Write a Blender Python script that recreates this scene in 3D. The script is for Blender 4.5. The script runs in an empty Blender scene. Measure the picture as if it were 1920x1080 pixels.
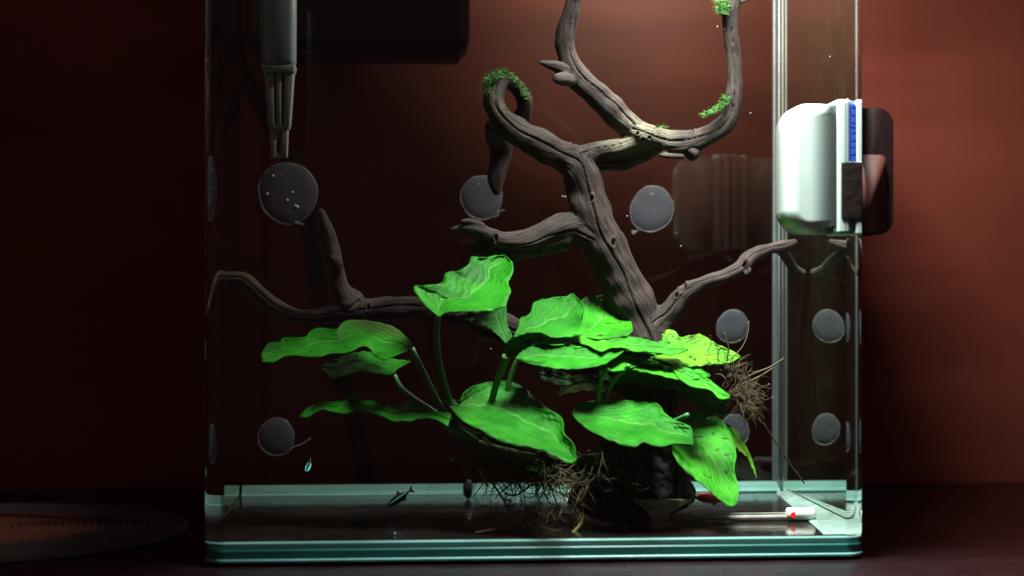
import bpy, bmesh, math, random
import numpy as np
from mathutils import Vector, Matrix, noise

# ------------------------------------------------------------ camera
SC = bpy.context.scene
COL = SC.collection
FPX, HX, HY, YAW = 2985.0, 960.0, 553.0, math.radians(3.93)
CAM = Vector((0.1083, -0.874, 0.148))
FWD = Vector((math.sin(YAW), math.cos(YAW), 0)); RGT = Vector((math.cos(YAW), -math.sin(YAW), 0))
cam_d = bpy.data.cameras.new('camera'); cam = bpy.data.objects.new('camera', cam_d); COL.objects.link(cam)
cam.location = CAM; cam.rotation_euler = (math.radians(90), 0, -YAW)
cam_d.sensor_width = 36; cam_d.lens = FPX/1920*36
cam_d.shift_y = (HY-540)/1920
cam_d.clip_start = 0.05; cam_d.clip_end = 50
cam_d.dof.use_dof = True; cam_d.dof.focus_distance = 0.965; cam_d.dof.aperture_fstop = 4.5
SC.camera = cam

# ------------------------------------------------------------ world, lamps, exposure
w = bpy.data.worlds.new('World'); SC.world = w; w.use_nodes = True
w.node_tree.nodes['Background'].inputs[0].default_value = (0.9, 0.46, 0.50, 1)
w.node_tree.nodes['Background'].inputs[1].default_value = 0.06

def area(name, loc, rot, sx, sy, power, color, spread=math.pi):
    l = bpy.data.lights.new(name, 'AREA'); l.shape = 'RECTANGLE'; l.size = sx; l.size_y = sy
    l.energy = power; l.color = color; l.spread = spread
    o = bpy.data.objects.new(name, l); COL.objects.link(o); o.location = loc; o.rotation_euler = rot
    return o
area('aquarium_lamp', (0.280, -0.022, 0.475), (math.radians(3), math.radians(-7), 0), 0.12, 0.08, 3.15, (0.90, 1.0, 0.95), math.radians(90))
area('wall_glow_fill', (0.320, 0.105, 0.475), (math.radians(6), 0, 0), 0.035, 0.03, 2.35, (1.0, 0.95, 0.85))  # added light over the rear of the tank to make the wall glow

SC.view_settings.view_transform = 'Standard'; SC.view_settings.look = 'None'
SC.view_settings.exposure = 0.0; SC.view_settings.gamma = 1
SC.render.engine = 'CYCLES'
cy = SC.cycles
cy.max_bounces = 14; cy.transparent_max_bounces = 24; cy.glossy_bounces = 8; cy.transmission_bounces = 8; cy.diffuse_bounces = 4
cy.caustics_reflective = False; cy.caustics_refractive = False
cy.use_denoising = True
cy.sample_clamp_indirect = 4

# ------------------------------------------------------------ geometry helpers
def P(px, py, Y):
    a = (px-HX)/FPX; b = -(py-HY)/FPX
    d = FWD + RGT*a + Vector((0, 0, b))
    return CAM + d*((Y-CAM.y)/d.y)
def pxs(Y, n=1.0):                      # metres for n picture pixels at depth Y
    return n*(Y-CAM.y)/FPX
ZF = 0.0134                             # top of the tank floor
def floorY(px, py, z=ZF):
    a = (px-HX)/FPX; b = -(py-HY)/FPX
    d = FWD + RGT*a + Vector((0, 0, b))
    return (CAM + d*((z-CAM.z)/b)).y
def onfloor(px, py, z=ZF):
    p = P(px, py, floorY(px, py, z)); p.z = z; return p

def mesh_obj(name, verts, faces, mat=None, parent=None, smooth=True, uvs=None):
    me = bpy.data.meshes.new(name)
    me.from_pydata([tuple(v) for v in verts], [], faces)
    if uvs is not None:
        uv = me.uv_layers.new(name='UVMap')
        li = np.zeros(len(me.loops), dtype=np.int32); me.loops.foreach_get('vertex_index', li)
        uv.data.foreach_set('uv', np.array(uvs, dtype=np.float32)[li].ravel())
    if smooth: me.polygons.foreach_set('use_smooth', [True]*len(me.polygons))
    if mat: me.materials.append(mat)
    o = bpy.data.objects.new(name, me); COL.objects.link(o)
    if parent: o.parent = parent
    return o
def bm_obj(name, bm, mat=None, parent=None, smooth=True):
    me = bpy.data.meshes.new(name); bm.to_mesh(me); bm.free()
    if smooth: me.polygons.foreach_set('use_smooth', [True]*len(me.polygons))
    if mat: me.materials.append(mat)
    o = bpy.data.objects.new(name, me); COL.objects.link(o)
    if parent: o.parent = parent
    return o
def tag(o, label=None, cat=None, group=None, kind=None):
    if label: o['label'] = label
    if cat: o['category'] = cat
    if group: o['group'] = group
    if kind: o['kind'] = kind
    return o
def thing(name, label, cat, group=None):
    o = bpy.data.objects.new(name, None); COL.objects.link(o); o.empty_display_size = 0.01
    return tag(o, label, cat, group)

def bm_box(bm, x0, x1, y0, y1, z0, z1, bev=0, seg=3):
    r = bmesh.ops.create_cube(bm, size=1)
    vs = r['verts']
    bmesh.ops.scale(bm, vec=(x1-x0, y1-y0, z1-z0), verts=vs)
    bmesh.ops.translate(bm, vec=((x0+x1)/2, (y0+y1)/2, (z0+z1)/2), verts=vs)
    if bev > 0:
        es = set()
        for v in vs: es.update(v.link_edges)
        bmesh.ops.bevel(bm, geom=list(es), offset=bev, segments=seg, profile=0.5, affect='EDGES')
def box(name, x0, x1, y0, y1, z0, z1, mat, parent=None, bev=0, seg=3, smooth=True):
    bm = bmesh.new(); bm_box(bm, x0, x1, y0, y1, z0, z1, bev, seg)
    o = bm_obj(name, bm, mat, parent, smooth=False)
    if smooth and bev > 0:
        o.data.polygons.foreach_set('use_smooth', [True]*len(o.data.polygons))
        m = o.modifiers.new('wn', 'WEIGHTED_NORMAL'); m.keep_sharp = True
    return o

def catmull(pts, n):
    """resample a polyline of tuples to n points by arc length along a Catmull-Rom curve"""
    pts = [np.array(p, float) for p in pts]
    if len(pts) == 2: pts = [pts[0], (pts[0]+pts[1])/2, pts[1]]
    q = [2*pts[0]-pts[1]] + pts + [2*pts[-1]-pts[-2]]
    out = []
    for i in range(1, len(q)-2):
        for t in np.linspace(0, 1, 12, endpoint=False):
            p0, p1, p2, p3 = q[i-1], q[i], q[i+1], q[i+2]
            out.append(0.5*((2*p1)+(p2-p0)*t+(2*p0-5*p1+4*p2-p3)*t*t+(3*p1-p0-3*p2+p3)*t**3))
    out.append(pts[-1]); out = np.array(out)
    L = np.concatenate([[0], np.cumsum(np.linalg.norm(np.diff(out[:, :2], axis=0), axis=1))])
    tt = np.linspace(0, L[-1], n)
    return np.stack([np.interp(tt, L, out[:, k]) for k in range(out.shape[1])], 1)

def tube_geo(path, radii, seg=8, cap=True):
    """path: list of Vector, radii list -> verts, faces"""
    n = len(path); verts = []; faces = []
    up = Vector((0.13, 0.2, 0.97)).normalized()
    t0 = (path[1]-path[0]).normalized()
    nrm = up.cross(t0)
    if nrm.length < 1e-3: nrm = Vector((1, 0, 0)).cross(t0)
    nrm.normalize()
    for i in range(n):
        t = (path[min(i+1, n-1)]-path[max(i-1, 0)]).normalized()
        nrm = (nrm - t*nrm.dot(t)).normalized(); b = t.cross(nrm)
        for k in range(seg):
            a = 2*math.pi*k/seg
            verts.append(path[i] + (nrm*math.cos(a)+b*math.sin(a))*radii[i])
    for i in range(n-1):
        for k in range(seg):
            faces.append((i*seg+k, i*seg+(k+1) % seg, (i+1)*seg+(k+1) % seg, (i+1)*seg+k))
    if cap:
        faces.append(tuple(reversed(range(seg)))); faces.append(tuple((n-1)*seg+k for k in range(seg)))
    return verts, faces
class Geo:
    def __init__(s): s.v = []; s.f = []
    def add(s, v, f):
        o = len(s.v); s.v += v; s.f += [tuple(i+o for i in q) for q in f]
    def tube(s, pts, radii, seg=6, n=None):
        """pts (px,py,Y), radii in px (list or number)"""
        n = n or max(6, len(pts)*5)
        if not hasattr(radii, '__len__'): radii = [radii]*len(pts)
        c = catmull([(*p, r) for p, r in zip(pts, radii)], n)
        s.add(*tube_geo([P(*q[:3]) for q in c], [max(pxs(q[2], q[3]), 1e-5) for q in c], seg))
    def obj(s, name, mat, parent=None, smooth=True): return mesh_obj(name, s.v, s.f, mat, parent, smooth)

# ------------------------------------------------------------ material helpers
class NT:
    def __init__(s, name):
        s.m = bpy.data.materials.new(name); s.m.use_nodes = True
        s.t = s.m.node_tree; s.t.nodes.clear(); s.out = s.n('ShaderNodeOutputMaterial')
    def n(s, typ, ins=None, **kw):
        d = s.t.nodes.new(typ)
        for k, v in kw.items(): setattr(d, k, v)
        for k, v in (ins or {}).items(): s.set(d, k, v)
        return d
    def set(s, d, k, v):
        if isinstance(v, bpy.types.NodeSocket): s.t.links.new(v, d.inputs[k])
        elif isinstance(v, tuple) and len(v) == 3 and d.inputs[k].type == 'RGBA': d.inputs[k].default_value = (*v, 1)
        else: d.inputs[k].default_value = v
    def ramp(s, fac, stops, interp='LINEAR'):
        d = s.n('ShaderNodeValToRGB', {'Fac': fac}); cr = d.color_ramp; cr.interpolation = interp
        while len(cr.elements) < len(stops): cr.elements.new(0.5)
        for e, (p, c) in zip(cr.elements, stops):
            e.position = p; e.color = (*c, 1) if isinstance(c, tuple) else (c, c, c, 1)
        return d.outputs['Color']
    def noise(s, vec=None, scale=5, detail=4, rough=0.5, dist=0):
        ins = {'Scale': scale, 'Detail': detail, 'Roughness': rough, 'Distortion': dist}
        if vec is not None: ins['Vector'] = vec
        return s.n('ShaderNodeTexNoise', ins).outputs['Fac']
    def mix(s, f, a, b, blend='MIX'):
        d = s.n('ShaderNodeMix', data_type='RGBA', blend_type=blend)
        for i, v in ((0, f), (6, a), (7, b)):
            if isinstance(v, bpy.types.NodeSocket): s.t.links.new(v, d.inputs[i])
            elif isinstance(v, tuple): d.inputs[i].default_value = (*v, 1)
            else: d.inputs[i].default_value = v
        return d.outputs[2]
    def bump(s, h, strength=0.3, dist=0.001):
        return s.n('ShaderNodeBump', {'Height': h, 'Strength': strength, 'Distance': dist}).outputs[0]
    def obj(s): return s.n('ShaderNodeTexCoord').outputs['Object']
    def mapping(s, vec, scale=(1, 1, 1), rot=(0, 0, 0)):
        return s.n('ShaderNodeMapping', {'Vector': vec, 'Scale': scale, 'Rotation': rot}).outputs[0]
    def surf(s, sh): s.t.links.new(sh, s.out.inputs['Surface']); return s.m
def simple(name, color, rough=0.5, var=0.12, scale=120, spec=0.5, bump=0.0, metallic=0.0, coat=0.0):
    t = NT(name); v = t.obj(); nz = t.noise(v, scale, 5)
    c = t.mix(nz, tuple(x*(1-var) for x in color), tuple(min(1, x*(1+var)) for x in color))
    ins = {'Base Color': c, 'Roughness': rough, 'Specular IOR Level': spec, 'Metallic': metallic, 'Coat Weight': coat}
    if bump: ins['Normal'] = t.bump(nz, bump, 0.0006)
    return t.surf(t.n('ShaderNodeBsdfPrincipled', ins).outputs[0])

# --- glass of the water-filled tank: clear near the normal, mirror beyond the critical angle
def pane_mat(name, film=0.0, tint=(0.97, 0.99, 0.98), stops=((0.0, 0.045), (0.26, 0.05), (0.36, 0.985), (1.0, 0.99))):
    t = NT(name)
    fac = t.n('ShaderNodeLayerWeight', {'Blend': 0.5}).outputs['Facing']
    f = t.ramp(fac, list(stops))
    sh = t.n('ShaderNodeMixShader', {0: f, 1: t.n('ShaderNodeBsdfTransparent', {'Color': tint}).outputs[0],
        2: t.n('ShaderNodeBsdfGlossy', {'Color': (0.80, 0.83, 0.76), 'Roughness': 0.0}).outputs[0]}).outputs[0]
    if film:
        v = t.obj()
        a = t.noise(t.mapping(v, (1, 1, 0.45)), 42, 7, 0.72)
        b = t.noise(v, 620, 3, 0.6)
        m = t.n('ShaderNodeMath', {0: t.ramp(a, [(0.35, 0.25), (0.7, 1.0)]), 1: t.ramp(b, [(0.3, 0.3), (0.75, 1.0)])}, operation='MULTIPLY').outputs[0]
        m = t.n('ShaderNodeMath', {0: m, 1: film}, operation='MULTIPLY').outputs[0]
        sh = t.n('ShaderNodeMixShader', {0: m, 1: sh, 2: t.n('ShaderNodeBsdfDiffuse', {'Color': (0.20, 0.24, 0.15)}).outputs[0]}).outputs[0]
    return t.surf(sh)
M_pane = pane_mat('clear_glass', tint=(0.93, 0.985, 0.94), stops=((0.0, 0.04), (0.5, 0.06), (0.85, 0.3), (1.0, 0.9)))
M_back = pane_mat('rear_glass', tint=(0.80, 0.80, 0.76), stops=((0.0, 0.032), (0.08, 0.035), (0.34, 0.985), (1.0, 0.99)))
M_side = pane_mat('filmed_glass', film=0.055)
M_clean = pane_mat('side_glass')
def corner_mat():
    t = NT('bent_glass')
    sh = t.n('ShaderNodeMixShader', {0: 0.04, 1: t.n('ShaderNodeBsdfRefraction', {'Color': (0.9, 0.93, 0.92), 'IOR': 1.33, 'Roughness': 0.0}).outputs[0],
        2: t.n('ShaderNodeBsdfGlossy', {'Roughness': 0.02}).outputs[0]}).outputs[0]
    return t.surf(sh)
M_corner = corner_mat()
def edge_glass(name, col, alpha=1.0, rough=0.15):
    t = NT(name); v = t.obj()
    n = t.noise(t.mapping(v, (0.35, 1, 1)), 90, 6, 0.65)
    c = t.mix(n, tuple(x*0.55 for x in col), tuple(min(1, x*1.35) for x in col))
    sh = t.n('ShaderNodeMixShader', {0: 0.5, 1: t.n('ShaderNodeBsdfDiffuse', {'Color': c}).outputs[0],
         2: t.n('ShaderNodeBsdfTranslucent', {'Color': c}).outputs[0]}).outputs[0]
    sh = t.n('ShaderNodeMixShader', {0: t.n('ShaderNodeFresnel', {'IOR': 1.5}).outputs[0], 1: sh,
         2: t.n('ShaderNodeBsdfGlossy', {'Roughness': rough}).outputs[0]}).outputs[0]
    if alpha < 1:
        sh = t.n('ShaderNodeMixShader', {0: alpha, 1: t.n('ShaderNodeBsdfTransparent').outputs[0], 2: sh}).outputs[0]
    return t.surf(sh)
M_edge = edge_glass('green_glass_edge', (0.06, 0.42, 0.36), rough=0.35)
M_edge_l = edge_glass('pale_glass_edge', (0.32, 0.84, 0.76), rough=0.4)
M_sil = edge_glass('clear_silicone', (0.36, 0.72, 0.67), alpha=0.8)
M_sil_w = simple('milky_silicone', (0.24, 0.33, 0.30), 0.25, 0.6, 130, bump=0.6)
M_seam = edge_glass('seam_silicone', (0.26, 0.31, 0.35), alpha=0.5)
M_seam2 = edge_glass('seam_line', (0.75, 0.88, 0.9), alpha=0.95, rough=0.4)
def floor_mat():
    t = NT('tank_floor_glass'); v = t.obj()
    n = t.noise(v, 60, 8, 0.7); c = t.mix(n, (0.005, 0.004, 0.004), (0.020, 0.014, 0.014))
    return t.surf(t.n('ShaderNodeBsdfPrincipled', {'Base Color': c, 'Roughness': t.ramp(t.noise(v, 140, 4), [(0.3, 0.05), (0.8, 0.22)]), 'IOR': 1.6}).outputs[0])
M_floor = floor_mat()

def leaf_mat(name, c1, c2, spots=0.0, patch=0.0, trans=0.22):
    t = NT(name); uv = t.n('ShaderNodeUVMap').outputs[0]; ob = t.obj()
    sep = t.n('ShaderNodeSeparateXYZ', {0: uv}); u, vv = sep.outputs[0], sep.outputs[1]
    n = t.noise(ob, 55, 5, 0.6)
    c = t.mix(t.ramp(n, [(0.3, 0.0), (0.7, 1.0)]), c1, c2)
    # pale midrib
    d = t.n('ShaderNodeMath', {0: vv, 1: 0.5}, operation='SUBTRACT').outputs[0]
    d = t.n('ShaderNodeMath', {0: d}, operation='ABSOLUTE').outputs[0]
    rib = t.ramp(d, [(0.0, 0.45), (0.012, 0.3), (0.035, 0.0)])
    c = t.mix(rib, c, (0.16, 0.46, 0.08))
    # side veins, swept towards the tip
    s = t.n('ShaderNodeMath', {0: d, 1: -1.1, 2: u}, operation='MULTIPLY_ADD').outputs[0]
    s = t.n('ShaderNodeMath', {0: s, 1: 52.0}, operation='MULTIPLY').outputs[0]
    s = t.n('ShaderNodeMath', {0: t.noise(ob, 75, 3), 1: 5.0, 2: s}, operation='MULTIPLY_ADD').outputs[0]
    s = t.n('ShaderNodeMath', {0: s}, operation='SINE').outputs[0]
    vein = t.ramp(s, [(0.72, 0.0), (1.0, 1.0)])
    c = t.mix(t.n('ShaderNodeMath', {0: vein, 1: 0.30}, operation='MULTIPLY').outputs[0], c, (0.012, 0.10, 0.006))
    blot = t.noise(ob, 38, 6, 0.7)
    c = t.mix(t.ramp(blot, [(0.30, 0.75), (0.52, 0.0)]), c, (0.008, 0.065, 0.004))
    fine = t.noise(t.mapping(uv, (60, 9, 1)), 3.0, 4)
    c = t.mix(t.n('ShaderNodeMath', {0: fine, 1: 0.35}, operation='MULTIPLY').outputs[0], c, tuple(x*0.45 for x in c1))
    # brown worn margin
    e = t.n('ShaderNodeMath', {0: d, 1: t.noise(ob, 160, 4), 2: 0.0}, operation='MULTIPLY').outputs[0]
    c = t.mix(t.ramp(e, [(0.28, 0.0), (0.36, 0.5)]), c, (0.13, 0.15, 0.03))
    if spots:
        sp = t.noise(ob, 230, 2, 0.4)
        c = t.mix(t.ramp(sp, [(0.70-spots, 0.0), (0.725-spots, 1.0)]), c, (0.02, 0.035, 0.008))
    if patch:
        pn = t.noise(ob, 45, 6, 0.65)
        up = t.ramp(vv, [(0.18, 1.0), (0.45, 0.0)])
        q = t.n('ShaderNodeMath', {0: t.ramp(pn, [(0.34, 0.0), (0.46, patch)]), 1: up}, operation='MULTIPLY').outputs[0]
        uu = t.ramp(u, [(0.35, 1.0), (0.55, 0.0)])
        q = t.n('ShaderNodeMath', {0: q, 1: uu}, operation='MULTIPLY').outputs[0]
        c = t.mix(q, c, (0.05, 0.075, 0.02))
    h = t.n('ShaderNodeMath', {0: fine, 1: 0.5, 2: n}, operation='MULTIPLY_ADD').outputs[0]
    h = t.n('ShaderNodeMath', {0: s, 1: 0.13, 2: h}, operation='MULTIPLY_ADD').outputs[0]
    h = t.n('ShaderNodeMath', {0: t.noise(ob, 260, 4, 0.6), 1: 0.5, 2: h}, operation='MULTIPLY_ADD').outputs[0]
    bp = t.bump(h, 0.55, 0.0012)
    pr = t.n('ShaderNodeBsdfPrincipled', {'Base Color': c, 'Roughness': 0.45, 'Specular IOR Level': 0.10, 'Normal': bp}).outputs[0]
    tr = t.n('ShaderNodeBsdfTranslucent', {'Color': t.mix(0.5, c, (0.06, 0.5, 0.01)), 'Normal': bp}).outputs[0]
    return t.surf(t.n('ShaderNodeMixShader', {0: trans, 1: pr, 2: tr}).outputs[0])
G1, G2 = (0.007, 0.115, 0.004), (0.030, 0.28, 0.012)
M_leaf = leaf_mat('leaf_green', G1, G2)
M_leafs = leaf_mat('leaf_spotted', (0.018, 0.20, 0.006), (0.065, 0.40, 0.015), spots=0.035)
M_leafp = leaf_mat('leaf_patched', G1, G2, patch=0.85)
M_leafy = leaf_mat('leaf_yellowing', (0.055, 0.24, 0.008), (0.17, 0.34, 0.02), spots=0.04)
M_leafd = leaf_mat('leaf_shade_dark', (0.010, 0.085, 0.006), (0.018, 0.12, 0.010), spots=0.01, trans=0.15)  # darkened leaf green: shade on undersides and covered leaves put into the colour
M_stem = simple('leaf_stem_green', (0.04, 0.16, 0.03), 0.5, 0.3, 200)
M_rhiz = simple('rhizome_green', (0.05, 0.085, 0.025), 0.65, 0.5, 150, bump=0.6)
M_root = simple('root_brown', (0.050, 0.027, 0.007), 0.8, 0.5, 300)
M_rootd = simple('root_dark', (0.03, 0.022, 0.014), 0.85, 0.5, 300)
M_rootl = simple('root_tan', (0.10, 0.075, 0.025), 0.8, 0.5, 300)
M_rooty = simple('root_yellow', (0.5, 0.5, 0.12), 0.6, 0.3, 200)
M_moss = simple('moss_green', (0.035, 0.115, 0.010), 0.8, 0.8, 250)

def wood_mat():
    t = NT('wet_driftwood')
    at = t.n('ShaderNodeAttribute', attribute_name='fiber').outputs['Vector']
    g = t.noise(at, 2.2, 9, 0.62, 0.3); g2 = t.noise(at, 9.0, 5, 0.6)
    ob = t.obj(); b = t.noise(ob, 28, 4)
    c = t.ramp(g, [(0.30, (0.005, 0.0025, 0.0025)), (0.46, (0.016, 0.0076, 0.0076)), (0.58, (0.038, 0.0185, 0.0175)), (0.78, (0.105, 0.056, 0.046))])
    c = t.mix(t.ramp(b, [(0.4, 0.0), (0.75, 0.35)]), c, (0.035, 0.020, 0.018))
    ck = t.n('ShaderNodeAttribute', attribute_name='crack').outputs['Fac']
    al = t.n('ShaderNodeMath', {0: t.ramp(t.noise(ob, 60, 7, 0.7), [(0.46, 0.0), (0.66, 0.55)]), 1: t.ramp(t.noise(ob, 14, 2), [(0.42, 0.0), (0.6, 1.0)])}, operation='MULTIPLY').outputs[0]
    c = t.mix(al, c, (0.055, 0.046, 0.030))
    c = t.mix(ck, c, (0.006, 0.004, 0.004))
    # pale worn joint where the branches meet
    wn = t.n('ShaderNodeAttribute', attribute_name='worn').outputs['Fac']
    c = t.mix(wn, c, t.mix(t.ramp(g2, [(0.4, 0.0), (0.62, 1.0)]), (0.05, 0.038, 0.026), (0.26, 0.215, 0.155)))
    pit = t.noise(ob, 520, 2)
    c = t.mix(t.ramp(pit, [(0.705, 0.0), (0.73, 0.9)]), c, (0.008, 0.005, 0.005))
    h = t.n('ShaderNodeMath', {0: g2, 1: 0.6, 2: g}, operation='MULTIPLY_ADD').outputs[0]
    return t.surf(t.n('ShaderNodeBsdfPrincipled', {'Base Color': c, 'Roughness': 0.75, 'Specular IOR Level': 0.25, 'Normal': t.bump(h, 0.85, 0.0012)}).outputs[0])
M_wood = wood_mat()

# ------------------------------------------------------------ the setting
R_C = 0.0117                                   # radius of the bent corners
XL = P(385, 600, R_C).x
XR = P(1614, 600, R_C).x
# depth of the back pane as it appears through the water
YB = 0.1
while P(1462, 600, YB).x < XR: YB += 0.0005
ZT = 0.40                                    # rim of the tank
WALLY = 0.36

def wall_mat():
    t = NT('lacquered_wood_wall'); v = t.obj()
    a = t.noise(t.mapping(v, (3.0, 1, 0.7)), 1.8, 2, 0.4)
    d = t.noise(t.mapping(v, (2.0, 1, 9.0), (0, math.radians(-42), 0)), 1.3, 3, 0.5)
    f = t.noise(t.mapping(v, (60, 1, 1.5)), 2.0, 5, 0.6)
    c = t.ramp(a, [(0.32, (0.115, 0.022, 0.017)), (0.5, (0.20, 0.042, 0.028)), (0.72, (0.26, 0.068, 0.042))])
    c = t.mix(t.ramp(d, [(0.38, 0.0), (0.62, 0.8)]), c, (0.33, 0.080, 0.050))  # diagonal streaks of lamp light put into the wall colour
    c = t.mix(t.ramp(f, [(0.35, 0.08), (0.7, 0.0)]), c, (0.06, 0.02, 0.02))
    return t.surf(t.n('ShaderNodeBsdfPrincipled', {'Base Color': c, 'Roughness': 0.5, 'Specular IOR Level': 0.3}).outputs[0])
o = mesh_obj('back_wall', [(-1.2, WALLY, -0.02), (1.6, WALLY, -0.02), (1.6, WALLY, 1.2), (-1.2, WALLY, 1.2)], [(0, 1, 2, 3)], wall_mat(), smooth=False)
tag(o, kind='structure')
def table_mat():
    t = NT('dark_lacquer_table'); v = t.obj()
    f = t.noise(t.mapping(v, (2.0, 26, 1)), 3.0, 6, 0.6, 0.4)
    c = t.ramp(f, [(0.3, (0.0055, 0.0014, 0.002)), (0.7, (0.013, 0.0033, 0.0048))])
    r = t.ramp(t.noise(v, 35, 5), [(0.3, 0.22), (0.8, 0.38)])
    return t.surf(t.n('ShaderNodeBsdfPrincipled', {'Base Color': c, 'Roughness': r, 'Normal': t.bump(f, 0.08, 0.0005)}).outputs[0])
bm = bmesh.new(); bm_box(bm, -0.9, 1.3, -0.55, WALLY-0.001, -0.035, 0.0, 0.003, 2)
tag(bm_obj('table_top', bm, table_mat(), smooth=False), kind='structure')

# ------------------------------------------------------------ fish tank
tank = thing('fish_tank', 'clear glass aquarium with rounded front corners standing on the dark table', 'aquarium')
def arc_plan(x0, x1, y0, y1, r, n=12):
    """front outline from the back-left to the back-right, with rounded front corners"""
    pts = [(x0, y1)]
    for i in range(n+1):
        a = math.pi + (math.pi/2)*i/n
        pts.append((x0+r+r*math.cos(a), y0+r+r*math.sin(a)))
    for i in range(n+1):
        a = 1.5*math.pi + (math.pi/2)*i/n
        pts.append((x1-r+r*math.cos(a), y0+r+r*math.sin(a)))
    pts.append((x1, y1))
    return pts
def sheet(name, pts, z0, z1, mat, parent, flip=False, smooth=True):
    v = []; f = []
    for i, (x, y) in enumerate(pts): v += [(x, y, z0), (x, y, z1)]
    for i in range(len(pts)-1):
        q = (2*i, 2*i+2, 2*i+3, 2*i+1)
        f.append(q)
    return mesh_obj(name, v, f, mat, parent, smooth)
plan = arc_plan(XL, XR, 0, YB, R_C)
n = 12
sheet('side_pane', [plan[0], plan[1]], ZF-0.002, ZT, M_clean, tank, smooth=False)
sheet('bent_corner', plan[1:n+2], ZF-0.002, ZT, M_corner, tank)
sheet('front_pane', plan[n+1:n+3], ZF-0.002, ZT, M_pane, tank, smooth=False)
sheet('bent_corner', plan[n+2:2*n+3], ZF-0.002, ZT, M_corner, tank)
o = sheet('side_pane', plan[2*n+2:], ZF-0.002, ZT, M_side, tank, smooth=False)
o = sheet('back_pane', [(XR, YB), (XL, YB)], ZF-0.002, ZT+0.06, M_back, tank, smooth=False)
def slab(name, pts, z0, z1, mat, parent, topmat=None, bev=0.0):
    """closed slab over a plan outline, with an optional bevel all round its lower and upper edge"""
    bm = bmesh.new()
    lo = [bm.verts.new((x, y, z0)) for x, y in pts]
    f = bm.faces.new(lo)
    r = bmesh.ops.extrude_face_region(bm, geom=[f])
    vs = [g for g in r['geom'] if isinstance(g, bmesh.types.BMVert)]
    bmesh.ops.translate(bm, vec=(0, 0, z1-z0), verts=vs)
    bmesh.ops.recalc_face_normals(bm, faces=bm.faces)
    if bev:
        es = [e for e in bm.edges if abs(e.verts[0].co.z-e.verts[1].co.z) < 1e-6]
        bmesh.ops.bevel(bm, geom=es, offset=bev, segments=3, profile=0.5, affect='EDGES')
    o = bm_obj(name, bm, mat, parent, smooth=False)
    return o
# bottom: dark green edge, pale bevel below, pale silicone line above, dark top
slab('base_pane', arc_plan(XL+0.0002, XR-0.0002, 0.0004, YB+0.004, R_C, 12), 0.0030, 0.0093, M_edge, tank, bev=0.0012)
slab('base_seal', arc_plan(XL+0.0006, XR-0.0006, 0.0010, YB+0.003, R_C, 12), 0.0094, ZF-0.0006, M_edge_l, tank, bev=0.0008)
slab('floor_glass', arc_plan(XL+0.0010, XR-0.0010, 0.0050, YB-0.001, R_C*0.8, 12), 0.0112, ZF, M_floor, tank)
slab('lower_bevel', arc_plan(XL-0.0003, XR+0.0003, -0.0002, YB+0.004, R_C, 12), 0.0018, 0.0040, M_edge_l, tank, bev=0.0008)
# silicone fillets
def fillet(name, pts, mat, parent): return mesh_obj(name, [p for p in pts], [(0, 1, 2, 3)], mat, parent, smooth=False)
g = Geo()
hw = 0.0065
def prism_x(x0, x1, ybk, z0, s, mat, name):
    v = []; f = []
    for x in (x0, x1):
        v += [(x, ybk, z0), (x, ybk-s, z0), (x, ybk-s*0.35, z0+s*0.35), (x, ybk, z0+s)]
    f = [(1, 5, 6, 2), (2, 6, 7, 3), (0, 1, 2, 3), (4, 7, 6, 5), (0, 4, 5, 1)]
    return mesh_obj(name, v, f, mat, tank, smooth=False)
prism_x(XL+0.001, XR-0.001, YB-0.0012, ZF+0.0002, hw, M_sil, 'rear_silicone')
v, f = tube_geo([Vector((XL+0.003, YB-0.004, ZF+0.0016)), Vector((XR-0.004, YB-0.004, ZF+0.0016))], [0.0008, 0.0008], 8)
mesh_obj('silicone_bead', v, f, M_edge_l, tank)
v, f = tube_geo([Vector((XR*0.6, YB-0.0075, ZF+0.0008)), Vector((XR-0.004, YB-0.0075, ZF+0.0008))], [0.0004, 0.0004], 8)
mesh_obj('silicone_bead', v, f, M_edge_l, tank)
# milky wedge along the right wall on the floor
pl = [onfloor(1456, 924, ZF+0.0008), onfloor(1548, 1003, ZF+0.0008)]
nw = 24; v = []; f = []
y0_, y1_ = pl[0].y, 0.0052
for i in range(nw+1):
    y = y0_+(y1_-y0_)*i/nw; t = (y0_-y)/(y0_-pl[1].y); e = 1 if i < nw-1 else (0.4 if i == nw-1 else -0.3)
    xi = pl[0].x+(pl[1].x-pl[0].x)*min(t, 1)-0.0004*noise.noise(Vector((i*0.4, 2, 1)))
    xo = XR-0.0008-(R_C-math.sqrt(max(0, R_C**2-max(0, R_C-y)**2)))
    for q, zz_ in ((0, 0.0002), (0.06, 0.0010), (0.5, 0.0014+0.0005*noise.noise(Vector((i*0.5, 7, 1)))), (0.9, 0.0022), (1, 0.0034)):
        v.append((xi+(xo-xi)*q, y, ZF+0.0002+zz_*e))
for i in range(nw):
    for k in range(4): f.append((5*i+k, 5*i+k+1, 5*i+6+k, 5*i+5+k))
mesh_obj('side_silicone', v, f, M_sil_w, tank)
# vertical rear corner seams
for sx, s in ((XR, -1),):
    v = []; f = []
    prof = [(0.0002, 0.0052), (0.0010, 0.0034), (0.0020, 0.0020), (0.0034, 0.0010), (0.0052, 0.0003)]
    for z in (ZF, ZT):
        for a, b in prof: v.append((sx+s*a, YB-b, z))
    k = len(prof)
    for i in range(k-1): f.append((i, i+1, k+i+1, k+i))
    mesh_obj('corner_silicone', v, f, M_seam, tank, smooth=False)
    for off, rr in ((0.0012, 0.00042), (0.0040, 0.00028)):
        vv, ff = tube_geo([Vector((sx+s*off, YB-(0.0048-off)*0.7-0.0006, ZF)), Vector((sx+s*off, YB-(0.0048-off)*0.7-0.0006, ZT))], [rr, rr], 8)
        mesh_obj('silicone_bead', vv, ff, M_seam2, tank)
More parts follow.
